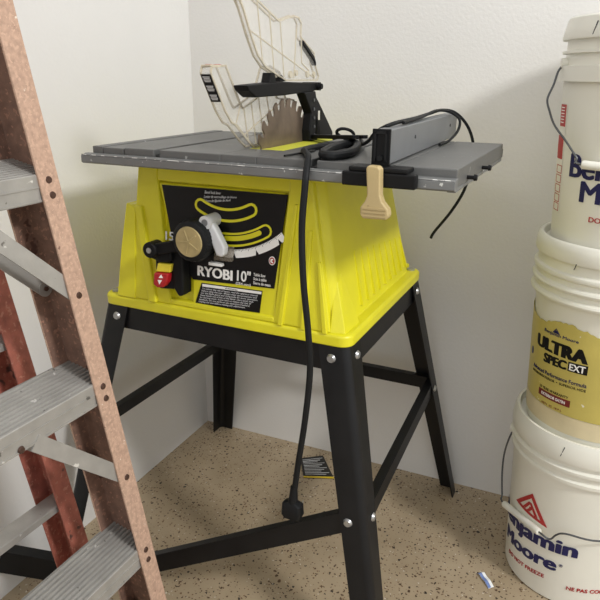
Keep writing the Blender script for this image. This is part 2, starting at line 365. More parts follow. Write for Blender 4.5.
# upper slot, lower slot (arcs about the bevel pivot, far above)
annband('slot_rim', .016, .905, .094, .118, 241, 299, .0045, M['yellow'])
annband('slot_rim', .018, .905, .136, .160, 268, 302, .0035, M['yellow'])
bm = bmesh.new(); prism(bm, band(.018, .905, .1415, .150, 270, 297), PF, 0, .0006); link('slot_opening', bm, M['yellow'], panel)
bm = bmesh.new(); prism(bm, band(.018, .905, .165, .1795, 264, 311, False), PF, 0, .0008); scale = link('bevel_scale', bm, M['white'], panel)
bm = bmesh.new()
for i in range(45):
    a = math.radians(266+i); c, s = math.cos(a), math.sin(a); l = .0045 if i % 5 == 0 else .0025
    P = [(.018+r*c+k*.0003*s, .905+r*s-k*.0003*c) for r, k in ((.165, -1), (.165, 1), (.165+l, 1), (.165+l, -1))]
    prism(bm, P, PF, .0008, .0011)
link('scale_marks', bm, M['panel'], scale)
bm = bmesh.new()
for a in (276, 291, 307):
    a = math.radians(a); c, s = math.cos(a), math.sin(a); bm = bmesh.new()
    prism(bm, [(.018+.171*c, .905+.171*s), (.018+.1802*c-.0034*s, .905+.1802*s+.0034*c), (.018+.1802*c+.0034*s, .905+.1802*s-.0034*c)], PF, .0008, .0012)
    link('scale_arrow', bm, M['panel'], scale)
bm = bmesh.new(); prism(bm, [(.1108+.0062*math.cos(k*PI/10), .7305+.0075*math.sin(k*PI/10)) for k in range(20)], PF, 0, .0008); ic = link('round_badge', bm, M['white'], panel)
bm = bmesh.new(); prism(bm, [(.1108+.0050*math.cos(k*PI/10), .7305+.0060*math.sin(k*PI/10)) for k in range(20)], PF, .0008, .0012); link('badge_ring', bm, M['redprint'], ic)
bm = bmesh.new(); prism(bm, [(.108, .728), (.113, .7265), (.1135, .7285), (.110, .7305), (.1135, .7325), (.112, .7345), (.108, .733)], PF, .0012, .0015); link('badge_print', bm, M['white'], ic)
# ---- warning label
bm = bmesh.new(); prism(bm, [(-.046, .6300), (.0895, .6350), (.0935, .6750), (-.032, .6720)], FR, -.0036, -.0026); wl = link('warning_label', bm, M['panel'], saw)
WF = lambda a, b, d: FR(a, b, -.0026+d)
bm = bmesh.new(); prism(bm, [(-.030, .6655), (.0918, .6690), (.0922, .6735), (-.030, .6705)], WF, 0, .0006); link('white_strip', bm, M['white'], wl)
text('lettering', 'WARNING', q4(.018, .044, .6682, .6710), WF, M['panel'], wl, thick=.0009)
LT = ['To reduce the risk of injury, read the operator manual', 'before using this saw. Always wear eye protection and', 'use the blade guard and riving knife for every operation.', 'Keep hands out of line of the blade. Use a push stick', 'for narrow work. Know how to reduce the risk of', 'kickback. Do not perform any operation freehand.', 'Unplug the saw before making any adjustment.']
text('lettering', '\n'.join(LT), ((-.038, .6345), (.080, .6385), (-.030, .6635), (.088, .6670)), WF, M['greyp'], wl)
# ---- handwheel, crank, lever, pointer
bm = bmesh.new(); pc = Vector((-.0285, 0, .757)); y0 = yf(.757)
nrib = 36; rings = []
for (yy, rr) in ((.006, .026), (.010, .0345), (.030, .0370), (.040, .0350), (.043, .031)):
    rings.append([(pc.x+(rr+(.0012 if (k % 2 and rr > .034) else 0))*math.cos(2*PI*k/72*1.0), y0-yy, pc.z+(rr+(.0012 if ((k//2) % 2 and rr > .034) else 0))*math.sin(2*PI*k/72)) for k in range(72)])
loft(bm, rings); cyl(bm, (pc.x, y0+.002, pc.z), (pc.x, y0-.008, pc.z), .018); wheel = link('handwheel', bm, M['rubber'], saw, smooth=True)
bm = bmesh.new(); cyl(bm, (pc.x, y0-.042, pc.z), (pc.x, y0-.0455, pc.z), .0275, 40, .026); disc = link('wheel_disc', bm, M['gold'], wheel, smooth=True)
bm = bmesh.new()
for k in range(5):
    a = math.radians(38+72*k); bar(bm, (pc.x, y0-.0458, pc.z), (pc.x+.021*math.cos(a), y0-.0458, pc.z+.021*math.sin(a)), (.0016*math.sin(a), 0, -.0016*math.cos(a)), (0, .0008, 0))
link('disc_spokes', bm, M['gold'], wheel, bevel=.0006)
bm = bmesh.new(); bar(bm, (pc.x-.01, y0-.028, pc.z-.008), (-.108, y0-.036, .733), (0, 0, .0105), (0, .006, 0)); cyl(bm, (-.112, y0-.020, .733), (-.112, y0-.048, .733), .0145, 24)
crank = link('crank_arm', bm, M['blackp'], wheel, smooth=True, bevel=.002)
bm = bmesh.new(); cyl(bm, (-.112, y0-.048, .733), (-.112, y0-.0495, .733), .005, 16); link('crank_screw', bm, M['bolt'], wheel)
bm = bmesh.new()
prism(bm, [(-.008, .798), (.004, .797), (.010, .787), (.020, .772), (.0335, .750), (.0325, .737), (.026, .7325), (.0165, .735), (.006, .757), (.000, .774), (-.008, .782)], FR, .012, .028)
lev = link('bevel_lever', bm, M['greyp'], saw, bevel=.004, seg=3)
bm = bmesh.new(); cyl(bm, FR(-.0035, .7905, -.002), FR(-.0035, .7905, .033), .0118, 24); link('lever_hub', bm, M['greyp'], lev, smooth=True)
bm = bmesh.new(); cyl(bm, FR(-.0035, .7905, .0325), FR(-.0035, .7905, .0342), .0060, 16); link('lever_screw', bm, M['fence'], lev)
bm = bmesh.new(); prism(bm, [(.002, .7215), (.038, .7225), (.040, .748), (.004, .745)], FR, .004, .012); link('bevel_pointer', bm, M['smoke'], saw, bevel=.001)
bm = bmesh.new(); prism(bm, [(-.010, .7105), (.018, .7105), (.016, .7155), (-.010, .7165)], FR, .0, .010); link('pointer_base', bm, M['white'], saw, bevel=.001)
# ---- switch
bm = bmesh.new()
prism(bm, [(-.088, .742), (-.060, .742), (-.058, .650), (-.068, .647), (-.078, .660)], FR, -.010, .018)
prism(bm, [(-.122, .716), (-.115, .727), (-.096, .731), (-.074, .731), (-.070, .715), (-.072, .668), (-.080, .658), (-.112, .655), (-.118, .668)], FR, -.010, .016)
sw = link('switch_box', bm, M['blackp'], saw, bevel=.003)
bm = bmesh.new(); prism(bm, [(-.126, .714), (-.120, .729), (-.098, .733), (-.078, .730), (-.078, .712), (-.10, .708)], FR, .016, .028); link('switch_hood', bm, M['blackp'], sw, bevel=.004, seg=3)
bm = bmesh.new(); prism(bm, [(-.113, .689), (-.082, .691), (-.079, .707), (-.109, .706)], FR, .016, .025); link('switch_paddle', bm, M['swyellow'], sw, bevel=.002)
bm = bmesh.new(); prism(bm, [(-.115, .688), (-.083, .690), (-.086, .674), (-.094, .663), (-.108, .661), (-.117, .666)], FR, .014, .029)
pad = link('switch_paddle', bm, M['red'], sw, bevel=.003, seg=3); pad['label'] = 'red stop paddle'
bm = bmesh.new(); prism(bm, [(-.104, .680), (-.094, .681), (-.098, .687)], FR, .029, .0295); prism(bm, [(-.106, .676), (-.096, .677), (-.102, .668)], FR, .029, .0295); link('paddle_mark', bm, M['white'], sw)

# ---- table top
T0, T1 = -.2182, .4203; Y0, Y1 = -.2572, .1385; TZ = .910
bm = bmesh.new()
def deck(x0, x1, y0=Y0, y1=Y1, z1=TZ): box(bm, x0, x1, y0, y1, .884, z1)
deck(T0, -.196); deck(-.1945, -.150, z1=TZ-.0012); deck(-.148, -.086); deck(-.074, .045); deck(.110, .200); deck(.212, .330); deck(.3315, T1)
box(bm, .045, .110, Y0, -.165, .884, TZ); box(bm, .045, .110, .085, Y1, .884, TZ)
table = link('table_top', bm, M['table'], saw, bevel=.0015)
bm = bmesh.new(); box(bm, T0+.002, T1-.002, Y0+.006, Y1-.002, .886, .8995); link('table_core', bm, M['groove'], table)
bm = bmesh.new(); box(bm, .0455, .0655, -.1648, .0848, .900, .9102); box(bm, .0715, .1095, -.1648, .0848, .900, .9102); box(bm, .0655, .0715, -.1648, -.145, .900, .9102); box(bm, .0655, .0715, .07, .0848, .9, .9102)
link('throat_plate', bm, M['yellow_metal'], table)
# front rail with a lip and notches, rear rail
bm = bmesh.new()
prof = [(-.2572, .8985), (-.266, .8985), (-.276, .8955), (-.2765, .884), (-.2735, .882), (-.2572, .882)]
loft(bm, [[(x, y, z) for y, z in prof] for x in (-.229, .4225)])
fr_ = link('front_rail', bm, M['tableedge'], saw, bevel=.001)
bm = bmesh.new(); bar(bm, (-.228, -.2740, .8966), (.4215, -.2740, .8966), (0, .0018, -.0005), (0, .0002, .0006)); link('worn_edge', bm, M['worn'], fr_)
bm = bmesh.new()
box(bm, .318, .326, -.2580, -.2565, .8988, .9088)
link('edge_notch', bm, M['groove'], table)
bm = bmesh.new(); loft(bm, [[(x, y, z) for y, z in ((Y1, .900), (Y1+.012, .900), (Y1+.012, .884), (Y1, .884))] for x in (-.22, .42)]); link('rear_rail', bm, M['tableedge'], saw, bevel=.001)
# right end skirt, thin lower flange and two pegs
bm = bmesh.new(); box(bm, .408, T1, Y0, Y1, .878, .8841); link('end_skirt', bm, M['tableedge'], saw, bevel=.001)
for y, z in ((-.186, .8905), (-.068, .8905)):
    bm = bmesh.new(); cyl(bm, (T1-.001, y, z), (T1+.010, y, z), .0030, 14); cyl(bm, (T1+.010, y, z), (T1+.0145, y, z), .0050, 14, .0042); link('peg', bm, M['blackp'], saw, smooth=True)
# underside box
bm = bmesh.new(); loft(bm, [rrect(-.168, .183, -.185, .150, .015, z) for z in (.880, .886)]); link('table_mount', bm, M['blackp'], saw)

# ---- blade
bm = bmesh.new(); BX, BY, BZ, BR = .0685, -.070, .869, .122; pts = []; nt = 28
for k in range(nt):
    a = 2*PI*k/nt; st = 2*PI/nt
    for da, rr in ((0, .90), (.05, .875), (.15, .86), (.27, .86), (.37, .875), (.42, .90), (.42, .99), (.50, 1.0), (.80, .985), (.97, .965)):
        pts.append((BY+BR*rr*math.cos(a+st*da), BZ+BR*rr*math.sin(a+st*da)))
prism(bm, pts, lambda a, b, d: (BX+d, a, b), -.0011, .0011)
blade = link('saw_blade', bm, M['blade'], saw)
bm = bmesh.new(); cyl(bm, (BX-.006, BY, BZ), (BX+.006, BY, BZ), .030, 28); link('blade_flange', bm, M['bolt'], blade)
# ---- riving knife, mechanism, top arm
bm = bmesh.new()
KN = [(-.0792, .9995), (.0147, 1.006), (.0472, 1.000), (.090, .966), (.141, .921), (.141, .9105), (.012, .9105), (.072, .935), (.070, .960), (.02, .985)]
def ring_holes(outer, hole, fn, d0, d1, bm):
    pass
prism(bm, [(-.0792, .9995), (.0147, 1.006), (.0472, 1.000), (.062, .986), (.062, .908), (.083, .908), (.0805, .93), (.06, .958), (.02, .985), (-.03, .998)], lambda a, b, d: (BX+d, a, b), -.0012, .0012)
prism(bm, [(.062, .986), (.069, .981), (.069, .908), (.062, .908)], lambda a, b, d: (BX+d, a, b), -.0012, .0012)
prism(bm, [(.069, .981), (.084, .969), (.084, .963), (.069, .963)], lambda a, b, d: (BX+d, a, b), -.0012, .0012)
prism(bm, [(.069, .945), (.084, .945), (.084, .908), (.069, .908)], lambda a, b, d: (BX+d, a, b), -.0012, .0012)
prism(bm, [(.084, .969), (.120, .939), (.146, .917), (.146, .908), (.084, .908)], lambda a, b, d: (BX+d, a, b), -.0012, .0012)
knife = link('riving_knife', bm, M['blackp'], saw)
bm = bmesh.new()
prism(bm, [(-.031, .9995), (.020, 1.001), (.026, .984), (.022, .924), (.034, .9105), (-.004, .9105), (-.006, .931), (.002, .962)], lambda a, b, d: (.072+d, a, b), -.004, .014)
pw = link('kickback_pawl', bm, M['blackp'], saw, bevel=.002)
bm = bmesh.new()
for k in range(5): cyl(bm, (.0845, .011+.001*k, .985-.016*k), (.0875, .011+.001*k, .985-.016*k), .0030, 12)
link('pawl_rivets', bm, M['wire'], pw)
bm = bmesh.new()
prism(bm, [(-.236, 1.0135), (-.230, 1.0055), (-.208, .9950), (-.105, .9960), (.015, 1.001), (.034, 1.003), (.034, 1.0155), (-.116, 1.0185), (-.2165, 1.0145)], lambda a, b, d: (.058+d, a, b), 0, .026)
arm = link('guard_arm', bm, M['blackp'], saw, bevel=.002)
bm = bmesh.new()
prism(bm, [(-.124, 1.016), (-.130, 1.0325), (-.1435, 1.0325), (-.1520, 1.0135)], lambda a, b, d: (.061+d, a, b), 0, .016)
prism(bm, [(-.112, 1.018), (-.104, 1.030), (-.085, 1.019)], lambda a, b, d: (.061+d, a, b), 0, .016)
link('arm_tab', bm, M['blackp'], arm, bevel=.001)
bm = bmesh.new(); cyl(bm, (.054, .031, 1.0095), (.090, .031, 1.0095), .0075, 20); cyl(bm, (.090, .031, 1.0095), (.094, .031, 1.0095), .005, 14); link('pivot_knob', bm, M['blackp'], arm, smooth=True)
# ---- clear guards: channel-shaped leaves (two sides and an edge strip), with moulded ribs
def leaf(poly, x0, x1, name, ribs, open_edges=()):
    bm = bmesh.new(); th = .0016; n = len(poly)
    for xa in (x0, x1-th): prism(bm, poly, lambda a, b, d: (xa+d, a, b), 0, th)
    o = link(name, bm, M['clear'], saw)
    bm = bmesh.new()
    for i in range(n):
        if i in open_edges: continue
        a, b = poly[i], poly[(i+1) % n]; dx, dz = b[0]-a[0], b[1]-a[1]; l = math.hypot(dx, dz)
        for xc in (x0+.0012, x1-.0012): bar(bm, (xc, a[0], a[1]), (xc, b[0], b[1]), (.0014, 0, 0), (0, -dz/l*.0014, dx/l*.0014))
    link('guard_rim', bm, M['clearedge'], o)
    bm = bmesh.new()
    for i in range(n):
        if i in open_edges: continue
        a, b = poly[i], poly[(i+1) % n]; dx, dz = b[0]-a[0], b[1]-a[1]; l = math.hypot(dx, dz)
        bar(bm, ((x0+x1)/2, a[0], a[1]), ((x0+x1)/2, b[0], b[1]), ((x1-x0)/2-.002, 0, 0), (0, -dz/l*.0006, dx/l*.0006))
    link('guard_edge', bm, M['clear'], o)
    bm = bmesh.new()
    for a, b in ribs:
        dx, dz = b[0]-a[0], b[1]-a[1]; l = math.hypot(dx, dz)
        bar(bm, (x1+.0003, a[0], a[1]), (x1+.0003, b[0], b[1]), (.0008, 0, 0), (0, -dz/l*.0009, dx/l*.0009))
    link('guard_rib', bm, M['clearedge'], o)
    return o
UP = [(-.262, 1.158), (-.2174, 1.170), (-.1879, 1.138), (-.1146, 1.1133), (-.060, 1.1253), (-.038, 1.1235), (-.028, 1.1153), (-.0300, 1.0931), (.0288, 1.0684), (.0316, 1.0509), (.0509, 1.0279), (.0465, 1.0206), (-.0895, 1.0206), (-.1616, 1.0412), (-.1876, 1.0587), (-.2086, 1.0869), (-.231, 1.123)]
up = leaf(UP, .067, .078, 'upper_guard', [((-.213, 1.093), (.03, 1.024)), ((-.19, 1.137), (-.175, 1.05)), ((-.150, 1.124), (-.135, 1.034)), ((-.112, 1.112), (-.098, 1.026)), ((-.05, 1.105), (-.06, 1.024)), ((-.03, 1.092), (-.028, 1.050)), ((-.028, 1.05), (.004, 1.038))], ())
bm = bmesh.new()
prism(bm, [(-.265, 1.158), (-.232, 1.166), (-.222, 1.148), (-.240, 1.132)], lambda a, b, d: (.065+d, a, b), 0, .016); link('guard_nose', bm, M['clearedge'], up, bevel=.002)
bm = bmesh.new()
prism(bm, [(-.026, 1.088), (.022, 1.062), (.030, 1.052), (.030, 1.046), (.018, 1.056), (-.018, 1.076), (-.026, 1.080)], lambda a, b, d: (.070+d, a+.004, b), 0, .010); link('guard_latch', bm, M['blackp'], up, bevel=.001)
bm = bmesh.new()
for y, z, r in ((-.075, 1.030, .006), (-.052, 1.033, .005), (-.004, 1.031, .006), (.025, 1.031, .005)):
    bm = bmesh.new(); cyl(bm, (.077, y, z), (.081, y, z), r, 14); link('guard_boss', bm, M['clearedge'], up)
LO = [(-.2824, 1.031), (-.2792, 1.0395), (-.2402, 1.0425), (-.1989, .9854), (-.1899, .9772), (-.1464, .9907), (-.1142, 1.0125), (-.0953, 1.0437), (-.0582, 1.0341), (-.0354, .989), (.0018, .9844), (-.0068, .9573), (-.0602, .9332), (-.092, .9125), (-.1535, .9115), (-.1732, .9227), (-.2103, .9513), (-.2254, .9558), (-.2449, .9752)]
lo = leaf(LO, .030, .050, 'lower_guard', [((-.19, .977), (-.177, .925)), ((-.165, .985), (-.150, .918)), ((-.140, .995), (-.122, .925)), ((-.115, 1.01), (-.09, .93)), ((-.19, .935), (-.05, .985)), ((-.225, .957), (-.165, .915)), ((-.215, .955), (-.199, .985))])
LP_ = [(-.2824, 1.0305), (-.2449, .9752)]
bm = bmesh.new()   # nose box with label strip facing the front
bar(bm, (.040, -.2832, 1.0290), (.040, -.2565, .9895), (.0085, 0, 0), (0, .0006, .0004)); lab = link('guard_label', bm, M['panel'], lo)
bm = bmesh.new()
d = Vector((0, .0267, -.0395))
for k in range(3):
    a = Vector((.040, -.2840, 1.0284))+d*(k/3+.03); b = a+d*.24
    for j in range(4):
        c = a+(b-a)*(j+.6)/4.4
        bar(bm, c, c+d*.028, (.0062-.001*(j % 2), 0, 0), (0, .0002, .0002))
link('label_print', bm, M['greyp'], lo)
bm = bmesh.new()
box(bm, .031, .049, -.2815, -.243, 1.0400, 1.0432); link('guard_cap', bm, M['clearedge'], lo, bevel=.001)
bm = bmesh.new(); box(bm, .033, .039, -.273, -.262, 1.0432, 1.0438); box(bm, .041, .047, -.262, -.250, 1.0432, 1.0438); link('cap_mark', bm, M['redprint'], lo)

# ---- rip fence, clamp and lever
fa = math.radians(1.8)
fm = Matrix.Translation((.326, -.2677, .9105)) @ Matrix.Rotation(fa, 4, 'Z')
bm = bmesh.new(); box(bm, -.0230, 0, .002, .500, .001, .0480, fm); fence = link('rip_fence', bm, M['fence'], saw, bevel=.0015)
bm = bmesh.new(); loft(bm, [[fm @ Vector(p) for p in q] for q in ([(-.0245, -.0015, -.0), (.001, -.0015, -.0), (.001, -.0015, .0492), (-.0245, -.0015, .0492)], [(-.0245, .0035, -.0), (.001, .0035, -.0), (.001, .0035, .0492), (-.0245, .0035, .0492)])], cap=True)
link('fence_end', bm, M['blackp'], fence)
bm = bmesh.new()
box(bm, -.021, -.018, -.0045, -.001, .006, .046, fm); box(bm, -.0055, -.0025, -.0045, -.001, .006, .046, fm); box(bm, -.021, -.0025, -.0045, -.001, .043, .046, fm); cyl(bm, fm @ Vector((-.0117, -.001, .010)), fm @ Vector((-.0117, -.006, .010)), .004, 14)
link('end_detail', bm, M['rubber'], fence)
for yy in (.147, .43):
    bm = bmesh.new(); cyl(bm, fm @ Vector((.0, yy, .028)), fm @ Vector((.0010, yy, .028)), .0028, 12); link('fence_screw', bm, M['groove'], fence)
bm = bmesh.new(); box(bm, .266, .3725, -.292, -.2775, .8832, .9030); box(bm, .275, .3600, -.290, -.250, .9030, .9098); link('clamp_block', bm, M['blackp'], fence, bevel=.002)
bm = bmesh.new()
prism(bm, [(0.3080, .911), (0.3105, .9145), (0.3245, .9140), (0.3280, .910), (0.3300, .876), (0.3335, .867), (0.3420, .858), (0.3440, .849), (0.3410, .8435), (0.3070, .8425), (0.3030, .848), (0.3025, .858), (0.3085, .866), (0.3115, .875)], lambda a, b, d: (a, -.3015-.05*(.92-b)+d, b), -.008, .008)
lever = link('fence_lever', bm, M['cream'], fence, bevel=.003, seg=3)
bm = bmesh.new()
for k in range(3):
    z = .8475+k*.0050; bar(bm, (.306, -.3015-.05*(.92-z)-.008, z), (.3400, -.3015-.05*(.92-z)-.008, z), (0, 0, .0013), (0, .0014, 0))
link('lever_grip_ridge', bm, M['cream'], fence)
# ---- power cord and plug
PC = [(.176, -.060, .9155), (.163, -.105, .9155), (.154, -.150, .9155), (.162, -.195, .9155), (.184, -.232, .916), (.200, -.262, .914), (.2085, -.2865, .895), (.2095, -.293, .872), (.2073, -.297, .8132), (.2113, -.299, .7363), (.2205, -.300, .6562), (.2248, -.300, .5887), (.2170, -.300, .4967), (.2048, -.300, .4071), (.1976, -.300, .345)]
bm = bmesh.new(); tube(bm, catmull(PC, 8), .0052, 10); cord = link('power_cord', bm, M['rubber'], saw, smooth=True)
bm = bmesh.new()
tube(bm, [(.1977, -.300, .362), (.1965, -.300, .340), (.1958, -.300, .329)], lambda t: .0062+.003*t, 12)
loft(bm, [[(.195+x, -.300+y, z) for x, y, _ in rrect(-a, a, -b, b, .005, 0)] for z, a, b in ((.332, .008, .007), (.326, .0175, .010), (.306, .0185, .011), (.299, .015, .010))])
plug = link('plug', bm, M['rubber'], saw, smooth=True)
for x in (.1875, .2015):
    bm = bmesh.new(); box(bm, x, x+.0015, -.292, -.272, .309, .316); link('prong', bm, M['bolt'], plug)

# ================================================================== loose things on the saw table (built in the saw's frame)
def S2W(p): c, s = math.cos(SA), math.sin(SA); return Vector((SX+p[0]*c-p[1]*s, SY+p[0]*s+p[1]*c, p[2]))
def topthing(name, bm, m, label, cat, smooth=True, bevel=0):
    c = sum((v.co for v in bm.verts), Vector())/len(bm.verts); zmin = min(v.co.z for v in bm.verts)
    org = S2W((c.x, c.y, zmin))
    for v in bm.verts: v.co = S2W(v.co)-org
    o = link(name, bm, m, None, smooth, bevel); o.location = org; return tag(o, label, cat)
bm = bmesh.new(); z = .9150
z = .9172
tube(bm, catmull([(.205, -.218, z), (.219, -.247, z), (.235, -.246, z), (.242, -.205, z), (.231, -.145, z), (.210, -.080, z), (.193, -.062, z), (.186, -.095, z), (.191, -.155, z), (.205, -.218, z)], 6)[:-1], .0070, 10, closed=True)
topthing('tool_handle', bm, M['rubber'], 'dark grey looped plastic handle lying on the saw table beside the fence', 'handle')
bm = bmesh.new()
bar(bm, (.046, .040, .9150), (.205, -.075, .9290), (.004, .006, 0), (0, 0, .0035)); bar(bm, (.066, .052, .9150), (.215, -.055, .9285), (.003, .005, 0), (0, 0, .003)); bar(bm, (.075, .030, .9165), (.085, .045, .9165), (.008, -.006, 0), (0, 0, .003))
topthing('push_stick', bm, M['blackp'], 'flat black plastic stick lying behind the blade on the saw table', 'push stick', False, .001)
bm = bmesh.new(); tube(bm, [(.154, -.248, .9125), (.162, -.190, .9125), (.166, -.160, .9125)], .0017, 8)
topthing('hex_key', bm, M['black'], 'thin black rod lying near the front edge of the saw table left of the cord', 'hex key')
bm = bmesh.new()
z0 = .9165
ringp = [(.152+.012*math.cos(t), .010+.018*math.cos(t+.9), .9265+.010*math.sin(t)) for t in [math.radians(-150-36*k) for k in range(10)]]
CB = [(.120, .03, .9145)]+ringp+[(.170, .025, .921), (.198, -.020, .9145), (.222, -.085, .919), (.255, -.150, .932), (.285, -.205, .950), (.309, -.205, .9625), (.303, -.06, .9630), (.292, .08, .9640), (.292, .170, .9660), (.314, .190, .961), (.339, .190, .939), (.354, .190, .908), (.362, .175, .870), (.358, .155, .835), (.350, .150, .806), (.330, .148, .768), (.302, .147, .727), (.295, .147, .712)]
tube(bm, catmull(CB, 7), .0030, 8)
cb = topthing('thin_cable', bm, M['rubber'], 'thin black cable looped over the rip fence and dangling down behind the saw table', 'cable')
bm = bmesh.new()
tube(bm, catmull([(.3150, -.17, .9625), (.310, -.05, .9640), (.303, .08, .9690), (.314, .145, .9640), (.333, .148, .9500), (.334, .135, .930), (.330, .085, .9160), (.328, .020, .9140)], 7), .0026, 8)
topthing('short_cable', bm, M['rubber'], 'short black cable folded from the top of the rip fence down its right side', 'cable')

# ================================================================== stepladder
F0 = Vector((.454, -.808, 0)); EW = Vector((-.026, -1, 0)).normalized(); EF = Vector((1, -.026, 0)).normalized()
LO_ = F0+EW*.30; LO_.z = 0
ladder = empty('stepladder', LO_, 0, 'worn pink fibreglass stepladder with aluminium steps, folded flat and leaning beside the saw', 'ladder')
WID = .60
def LPt(side, wv, f, z, rear=False):
    """side 0 far rail, 1 near rail; wv inward; f forward; z height"""
    t = z/.992; c = F0+Vector((-.101, 0, .992))*t+EW*(.078*t)
    if side: c = c+EW*(WID-2*.078*t); wv = -wv
    return c+EW*wv+EF*f-LO_
def rail(name, side, f0, fw, dep, m, z0=0, z1=2.38, th=.004, shrink=0):
    sec = [(-fw, 0), (fw, 0), (fw, -th), (-fw+th, -th), (-fw+th, -dep+th), (fw, -dep+th), (fw, -dep), (-fw, -dep)]
    bm = bmesh.new()
    loft(bm, [[LPt(side, a+shrink, f0+b+(.012*(.9-z) if name == 'rear_rail' else 0), z) for a, b in sec] for z in (z0, z0+(z1-z0)*.25, z0+(z1-z0)*.5, z1)])
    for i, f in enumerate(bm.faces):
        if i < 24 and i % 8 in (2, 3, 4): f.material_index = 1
    return link(name, bm, [m, M['fibreshade']] if name == 'front_rail' else [m, m], ladder, bevel=.0012)
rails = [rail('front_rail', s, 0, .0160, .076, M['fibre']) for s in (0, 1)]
rrails = [rail('rear_rail', s, -.164, .0175, .060, M['fibreback'], .0) for s in (0, 1)]
for k in range(1, 8):
    zc = .297*k+.0; zt = zc+.017
    a = LPt(0, -.0115, 0, zc); b = LPt(1, -.0115, 0, zc)
    prof = [(-.0045, -.034), (-.0045, 0)]
    n = 10; w0 = -.0045; w1 = -.0775
    for i in range(n):
        s = (w1-w0)/n; x = w0+i*s
        prof += [(x+s*.10, .0010), (x+s*.50, .0010), (x+s*.60, -.0026), (x+s*.95, -.0026)]
    prof += [(-.0775, 0), (-.0775, -.030), (-.0750, -.030), (-.0750, -.004), (-.0070, -.004), (-.0070, -.034)]
    ta = math.tan(math.radians(11)); prof = [(p, q+(-.0045-p)*ta) for p, q in prof]
    bm = bmesh.new(); loft(bm, [[e+EF*p+Vector((0, 0, q+.017)) for p, q in prof] for e in (a, b)])
    st = link('step', bm, M['alu'], ladder)
    bm = bmesh.new(); bar(bm, a+EF*-.0040+Vector((0, 0, .0022)), b+EF*-.0040+Vector((0, 0, .0022)), (0, 0, .0009), EF*.0008); bar(bm, a+EF*-.0040+Vector((0, 0, -.0145)), b+EF*-.0040+Vector((0, 0, -.0145)), (0, 0, .0012), EF*.0008); link('step_ridge', bm, M['alu'], st)
    for s in (0, 1):
        for dz in (.0100, -.0095):
            p = LPt(s, .001, 0, zc+dz); bm = bmesh.new(); cyl(bm, p-EF*.001, p+EF*.0018, .0052, 18, .0040); link('rivet', bm, M['rivet'], rails[s], smooth=True)
        # knee brace under the step
        if k > 3: continue
        A = LPt(s, 0, -.0055, zc-.147); B = LPt(s, .128, -.0055, zc-.014)
        dv = (B-A).normalized(); pv = dv.cross(EF).normalized()
        sg = 1 if pv.z > 0 else -1
        bm = bmesh.new(); bar(bm, A-dv*.008, B, pv*.0115, EF*.0012); bar(bm, A-dv*.008+pv*.0105*sg-EF*.006, B+pv*.0105*sg-EF*.006, pv*.0012, EF*.0055)
        link('knee_brace', bm, M['alu'], ladder)
        bm = bmesh.new(); A2 = A-EF*.058; B2 = B-EF*.058; bar(bm, A2, B2, pv*.0115, EF*.0012); cyl(bm, A2-EF*.0012, A2+EF*.0012, .0115, 20)
        link('knee_brace', bm, M['alu'], ladder)
        bm = bmesh.new(); cyl(bm, A2, A2+EF*.003, .0035, 14); link('rivet', bm, M['rivet'], rails[s])
        p = LPt(s, .001, 0, zc-.147); bm = bmesh.new(); cyl(bm, p-EF*.001, p+EF*.0018, .0052, 18, .0040); link('rivet', bm, M['rivet'], rails[s], smooth=True)
        p = LPt(s, .150, -.004, zc-.012); bm = bmesh.new(); cyl(bm, p-EF*.001, p+EF*.0018, .0052, 18, .0040); link('rivet', bm, M['rivet'], st, smooth=True)
for z in (.343, .643, .943, 1.243, 1.543, 1.843):
    a = LPt(0, -.011, -.190+.012*(.9-z), z); b = LPt(1, -.011, -.190+.012*(.9-z), z)
    bm = bmesh.new(); bar(bm, a, b, (0, 0, .0015), EF*.016); bar(bm, a+EF*.016-Vector((0, 0, .005)), b+EF*.016-Vector((0, 0, .005)), (0, 0, .006), EF*.0012); bar(bm, a-EF*.016-Vector((0, 0, .010)), b-EF*.016-Vector((0, 0, .010)), (0, 0, .011), EF*.0012)
    link('rear_crossbar', bm, M['alu'], ladder, bevel=.0006)
bm = bmesh.new(); a = LPt(0, -.03, -.05, 2.38); b = LPt(1, -.03, -.05, 2.38); bar(bm, a, b, (0, 0, .02), EF*.075); link('top_cap', bm, M['fibreback'], ladder, bevel=.006)

# loose black angle iron behind the ladder foot
bm = bmesh.new()
A = Vector((.200, -.684, .0)); B = Vector((.005, -.800, .074)); d = (B-A).normalized(); n = Vector((0, 0, 1)).cross(d).normalized()
if n.y > 0: n = -n
u = d.cross(n); u = u if u.z > 0 else -u
bar(bm, A+u*.0265, B+u*.0265, u*.0265, n*.0015); bar(bm, A+u*.0515-n*.012, B+u*.0515-n*.012, n*.012, u*.0015)
for v in bm.verts: v.co -= A
o = link('angle_iron', bm, M['black'], None, bevel=.0006); o.location = A
tag(o, 'loose black steel angle bar on the floor behind the ladder, touching the left wall', 'steel bar')

